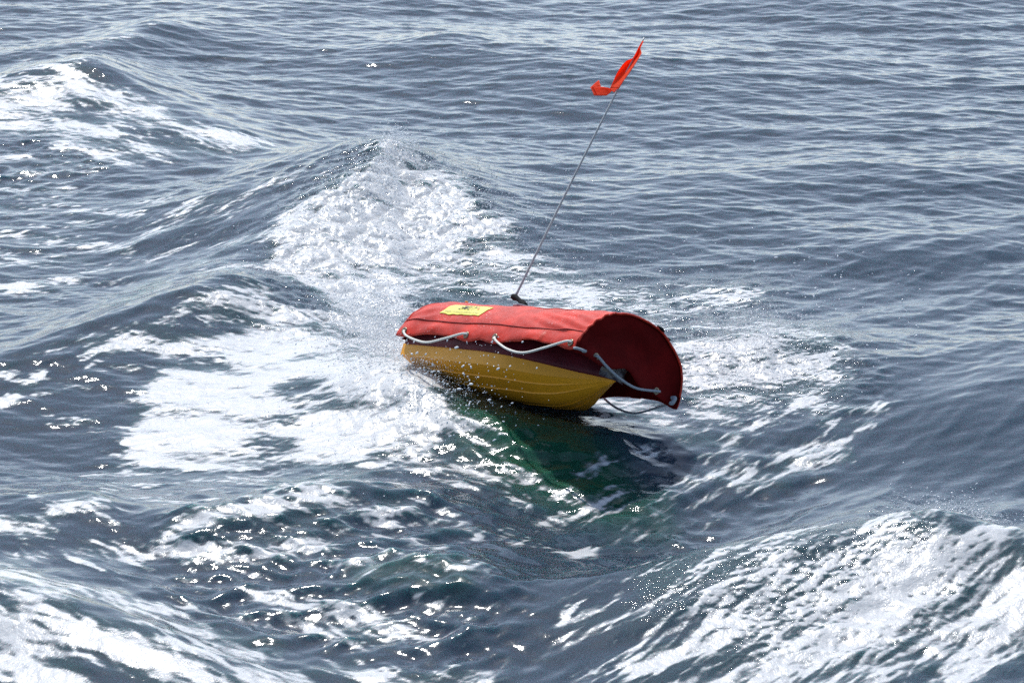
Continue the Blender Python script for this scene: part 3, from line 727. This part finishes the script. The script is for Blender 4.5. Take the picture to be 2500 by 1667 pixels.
# black strap over the far shoulder of the bow hem
tube("strap", [arch(XB-.01+.012*math.sin(i*.5), 1.80+.30*i/14, .006) for i in range(15)], .008, M_BLACK, cover, 8)

# whip pole with its rubber foot and flag
PY_ = -.045
tip = loc(1573, 92, 1, PY_); foot = loc(1256, 728, 1, PY_); base = loc(1281, 749, 1, PY_-.01)
mid = foot.lerp(tip, .5)+Vector((-.006, 0, 0))
pole = tube("whip_pole", smooth_pts([foot, foot.lerp(tip, .25)+Vector((-.004, 0, 0)), mid, foot.lerp(tip, .75)+Vector((-.004, 0, 0)), tip], 40), .0052, M_POLE, None, 10, taper=.0036)
rub = []
for t, r_ in ((-.12, .006), (-.06, .013), (.08, .0145), (.22, .0115), (.45, .0095), (.60, .010), (.70, .0150), (.95, .0165), (1.06, .013)):
    p = (foot+Vector((-.006, 0, .006))).lerp(base, t); p += Vector((0, 0, .006*math.sin(math.pi*t))); rub.append((p, r_))
def varitube(name, PR, mat, parent, sides=12):
    V = []; Fc = []; n = len(PR); d = (PR[-1][0]-PR[0][0]).normalized(); a = d.orthogonal().normalized(); b = d.cross(a)
    for p, r in PR:
        for k in range(sides): V.append(p+(a*math.cos(2*math.pi*k/sides)+b*math.sin(2*math.pi*k/sides))*r)
    for i in range(n-1):
        for k in range(sides): Fc.append((i*sides+k, i*sides+(k+1) % sides, (i+1)*sides+(k+1) % sides, (i+1)*sides+k))
    Fc.append(tuple(range(sides))[::-1]); Fc.append(tuple((n-1)*sides+k for k in range(sides)))
    return part(name, mesh_from(name, V, Fc), mat, parent)
varitube("rubber_foot", rub, M_BLACK, pole)

def sheet(name, rows, mat, parent, depth, n=12, thick=.0012, label=None):
    """cloth between left and right outlines (photo pixels); depth(s, t) pushes it towards or away along the craft's side axis"""
    V = []; Fc = []
    R2 = []
    for i in range(len(rows)-1):
        for k in range(4): t = k/4; R2.append([rows[i][q]+(rows[i+1][q]-rows[i][q])*t for q in range(4)])
    R2.append(list(rows[-1])); m = len(R2)
    for i, r_ in enumerate(R2):
        for j in range(n+1):
            s = j/n; V.append(loc(r_[0]+(r_[2]-r_[0])*s, r_[1]+(r_[3]-r_[1])*s, 1, PY_+depth(i/(m-1), s)))
    for i in range(m-1):
        for j in range(n): a = i*(n+1)+j; Fc.append((a, a+1, a+n+2, a+n+1))
    o = part(name, mesh_from(name, V, Fc), mat, parent, label); md = o.modifiers.new("t", 'SOLIDIFY'); md.thickness = thick; return o
def Z(x, y): return (1420+x/8.711, 80+y/8.711)
def rowz(a, b, c, d): return [*Z(a, b), *Z(c, d)]
def flag_mat():
    m = N("flag_cloth"); m.b.inputs['Base Color'].default_value = (1.0, .12, .03, 1); m.b.inputs['Roughness'].default_value = .6
    tr = m.n("ShaderNodeBsdfTranslucent"); tr.inputs[0].default_value = (1.0, .14, .03, 1)
    tc = m.n("ShaderNodeTexCoord"); bpn = m.n("ShaderNodeBump"); bpn.inputs['Distance'].default_value = 1; bpn.inputs['Strength'].default_value = .5
    m.l(m.math('MULTIPLY', m.noise(tc.outputs['Object'], 60, 3), .006), bpn.inputs['Height']); m.l(bpn.outputs[0], m.b.inputs['Normal'])
    mx = m.n("ShaderNodeMixShader"); mx.inputs[0].default_value = .6; m.l(m.b.outputs[0], mx.inputs[1]); m.l(tr.outputs[0], mx.inputs[2]); m.l(mx.outputs[0], m.out.inputs[0]); return m.m
M_FLAG = flag_mat()
frows = [rowz(1290,178,1320,190), rowz(1200,330,1250,335), rowz(1150,440,1278,440), rowz(1085,548,1240,510), rowz(950,600,1180,610), rowz(870,680,1120,710), rowz(800,780,1060,800), rowz(730,900,990,900), rowz(670,1040,895,1030), rowz(608,1185,790,1190)]
flag = sheet("flag", frows, M_FLAG, pole, lambda t, s: .030*math.sin(math.pi*t)*(math.sin(math.pi*(s*1.1))-.4)-.008, 14)
trow = [rowz(640,1180,600,1185), rowz(700,1270,560,1320)]
tl = [rowz(628,1195,640,1245), rowz(560,1175,600,1290), rowz(480,1160,530,1342), rowz(380,1150,420,1342), rowz(290,1150,330,1342), rowz(185,1165,265,1340)]
sheet("flag_tail", tl, M_FLAG, flag, lambda t, s: -.012+.014*math.sin(t*4)+.01*s, 8)
sheet("flag_tail", [rowz(200,1150,200,1170), rowz(290,1070,300,1152), rowz(365,1010,405,1150)], M_FLAG, flag, lambda t, s: -.02-.01*t, 6)
sheet("flag_fold", [rowz(780,1185,608,1185), rowz(735,1215,625,1225), rowz(692,1275,640,1240)], M_FLAG, flag, lambda t, s: -.016, 6)


# ================================================================== SPRAY
M_SPRAY = plain("spray_water", (.80, .82, .83), rough=.18, coat=.5, var=.03)
t_ = (1+5**.5)/2
ICO_V = np.array([(-1,t_,0),(1,t_,0),(-1,-t_,0),(1,-t_,0),(0,-1,t_),(0,1,t_),(0,-1,-t_),(0,1,-t_),(t_,0,-1),(t_,0,1),(-t_,0,-1),(-t_,0,1)])/math.sqrt(1+t_*t_)
ICO_F = np.array([(0,11,5),(0,5,1),(0,1,7),(0,7,10),(0,10,11),(1,5,9),(5,11,4),(11,10,2),(10,7,6),(7,1,8),(3,9,4),(3,4,2),(3,2,6),(3,6,8),(3,8,9),(4,9,5),(2,4,11),(6,2,10),(8,6,7),(9,8,1)])
DP, DR = [], []
def emit(n, pts, sx, sy, h, r0, r1, hb=0.0):
    """droplets over the sea round the polyline pts (2352 px view); sx, sy spread and h height in metres"""
    W = np.array([on_sea(x, y)[:2] for x, y in pts])
    if len(W) > 1:
        k = RNG.integers(0, len(W)-1, n); t = RNG.random((n, 1)); p = W[k]*(1-t)+W[k+1]*t
    else: p = np.repeat(W, n, 0)
    p = p + RNG.normal(size=(n, 2))*[sx, sy]
    z = big(p) + hb + np.abs(RNG.normal(size=n))*h
    DP.append(np.column_stack([p, z])); DR.append(r0+(r1-r0)*RNG.random(n)**4)
emit(3000, [(905,350),(880,400),(850,440)], .10, .16, .035, .0012, .004)
emit(900, [(905,345),(940,360)], .05, .05, .06, .0012, .004)
emit(5000, [(700,560),(820,500),(950,470),(1060,480)], .22, .40, .030, .0010, .0035)
emit(4000, [(700,600),(850,640),(1000,640),(1150,620)], .20, .40, .030, .0010, .0030)
emit(5000, [(830,700),(870,770),(870,840)], .12, .22, .07, .0012, .0040)
emit(1500, [(1000,430),(1130,500),(1200,560)], .16, .35, .08, .0010, .0030)
emit(700, [(1050,400),(1250,560),(1400,620)], .35, .8, .10, .0010, .0032)
emit(3500, [(1150,620),(1400,680),(1650,690)], .20, .35, .015, .0008, .0022)
emit(5000, [(1590,830),(1700,820),(1850,800)], .14, .28, .045, .0010, .0030)
emit(500, [(1600,760),(1850,720),(1950,760)], .25, .45, .10, .0012, .0040)
emit(350, [(1500,700),(1900,640),(2250,700)], .4, .9, .08, .0010, .0028)
emit(900, [(1450,1350),(1700,1280),(2000,1230)], .2, .2, .012, .0008, .0022)
emit(2500, [(2100,1200),(2200,1190),(2260,1220)], .09, .10, .03, .0010, .0030)
emit(1200, [(620,430),(760,370),(850,345)], .12, .12, .012, .0008, .0022)
emit(250, [(150,150),(200,130),(260,180)], .08, .08, .015, .0010, .0028)
emit(2500, [(600,800),(750,850),(900,900),(950,960)], .3, .5, .012, .0008, .0024)
emit(500, [(1080,950),(1000,900),(950,870)], .10, .15, .05, .0012, .0040)
NB = sum(len(d) for d in DP)
emit(16000, [(900,360),(820,470),(720,570)], .22, .30, .045, .0005, .0012)
emit(9000, [(900,360),(1000,430),(1100,520)], .18, .30, .040, .0005, .0012)
emit(18000, [(820,700),(860,770),(880,850)], .13, .20, .07, .0005, .0013)
emit(14000, [(1590,830),(1720,815),(1860,790)], .15, .22, .05, .0005, .0012)
emit(9000, [(500,780),(700,850),(900,900)], .3, .4, .012, .0005, .0011)
emit(6000, [(1800,1270),(2200,1190)], .2, .12, .02, .0005, .0011)
def shot(n, x0, x1, y0, y1, d0, d1, r0, r1):
    for _ in range(n):
        u = random.gauss(.5, .25); v = random.random()
        DP.append(at_depth(x0+(x1-x0)*u, y0+(y1-y0)*v, d0+(d1-d0)*random.random())[None]); DR.append(np.array([r0+(r1-r0)*random.random()**3]))
shot(3500, 930, 1110, 870, 1000, 11.7, 12.1, .0004, .0013)
shot(75, 1040, 1230, 820, 990, 11.55, 11.85, .0014, .0050)
shot(34, 1150, 1330, 860, 1040, 11.5, 11.9, .0014, .0036)
shot(120, 960, 1090, 880, 1010, 11.8, 12.2, .0014, .0042)
DP = np.concatenate(DP); DR = np.concatenate(DR); nd = len(DP)
stretch = np.where(DR > .0016, 1.2+RNG.random(nd)*1.5, 1.0+RNG.random(nd)*.4)
ax = np.column_stack([.55+.5*RNG.normal(size=nd), .2*RNG.normal(size=nd), .5+.4*RNG.normal(size=nd)]); ax /= np.linalg.norm(ax, axis=1)[:, None]
VV = ICO_V[None]*DR[:, None, None]
VV = VV + (VV@ax[:, :, None])*ax[:, None, :]*(stretch-1)[:, None, None] + DP[:, None, :]
FF = ICO_F[None]+12*np.arange(nd)[:, None, None]
sp_ = link("spray", np_mesh("spray", VV.reshape(-1, 3), FF.reshape(-1, 3)), M_SPRAY)
sp_['kind'] = 'stuff'; sp_['label'] = 'white spray droplets thrown up around the rescue craft and breaking crests'; sp_['category'] = 'sea spray'
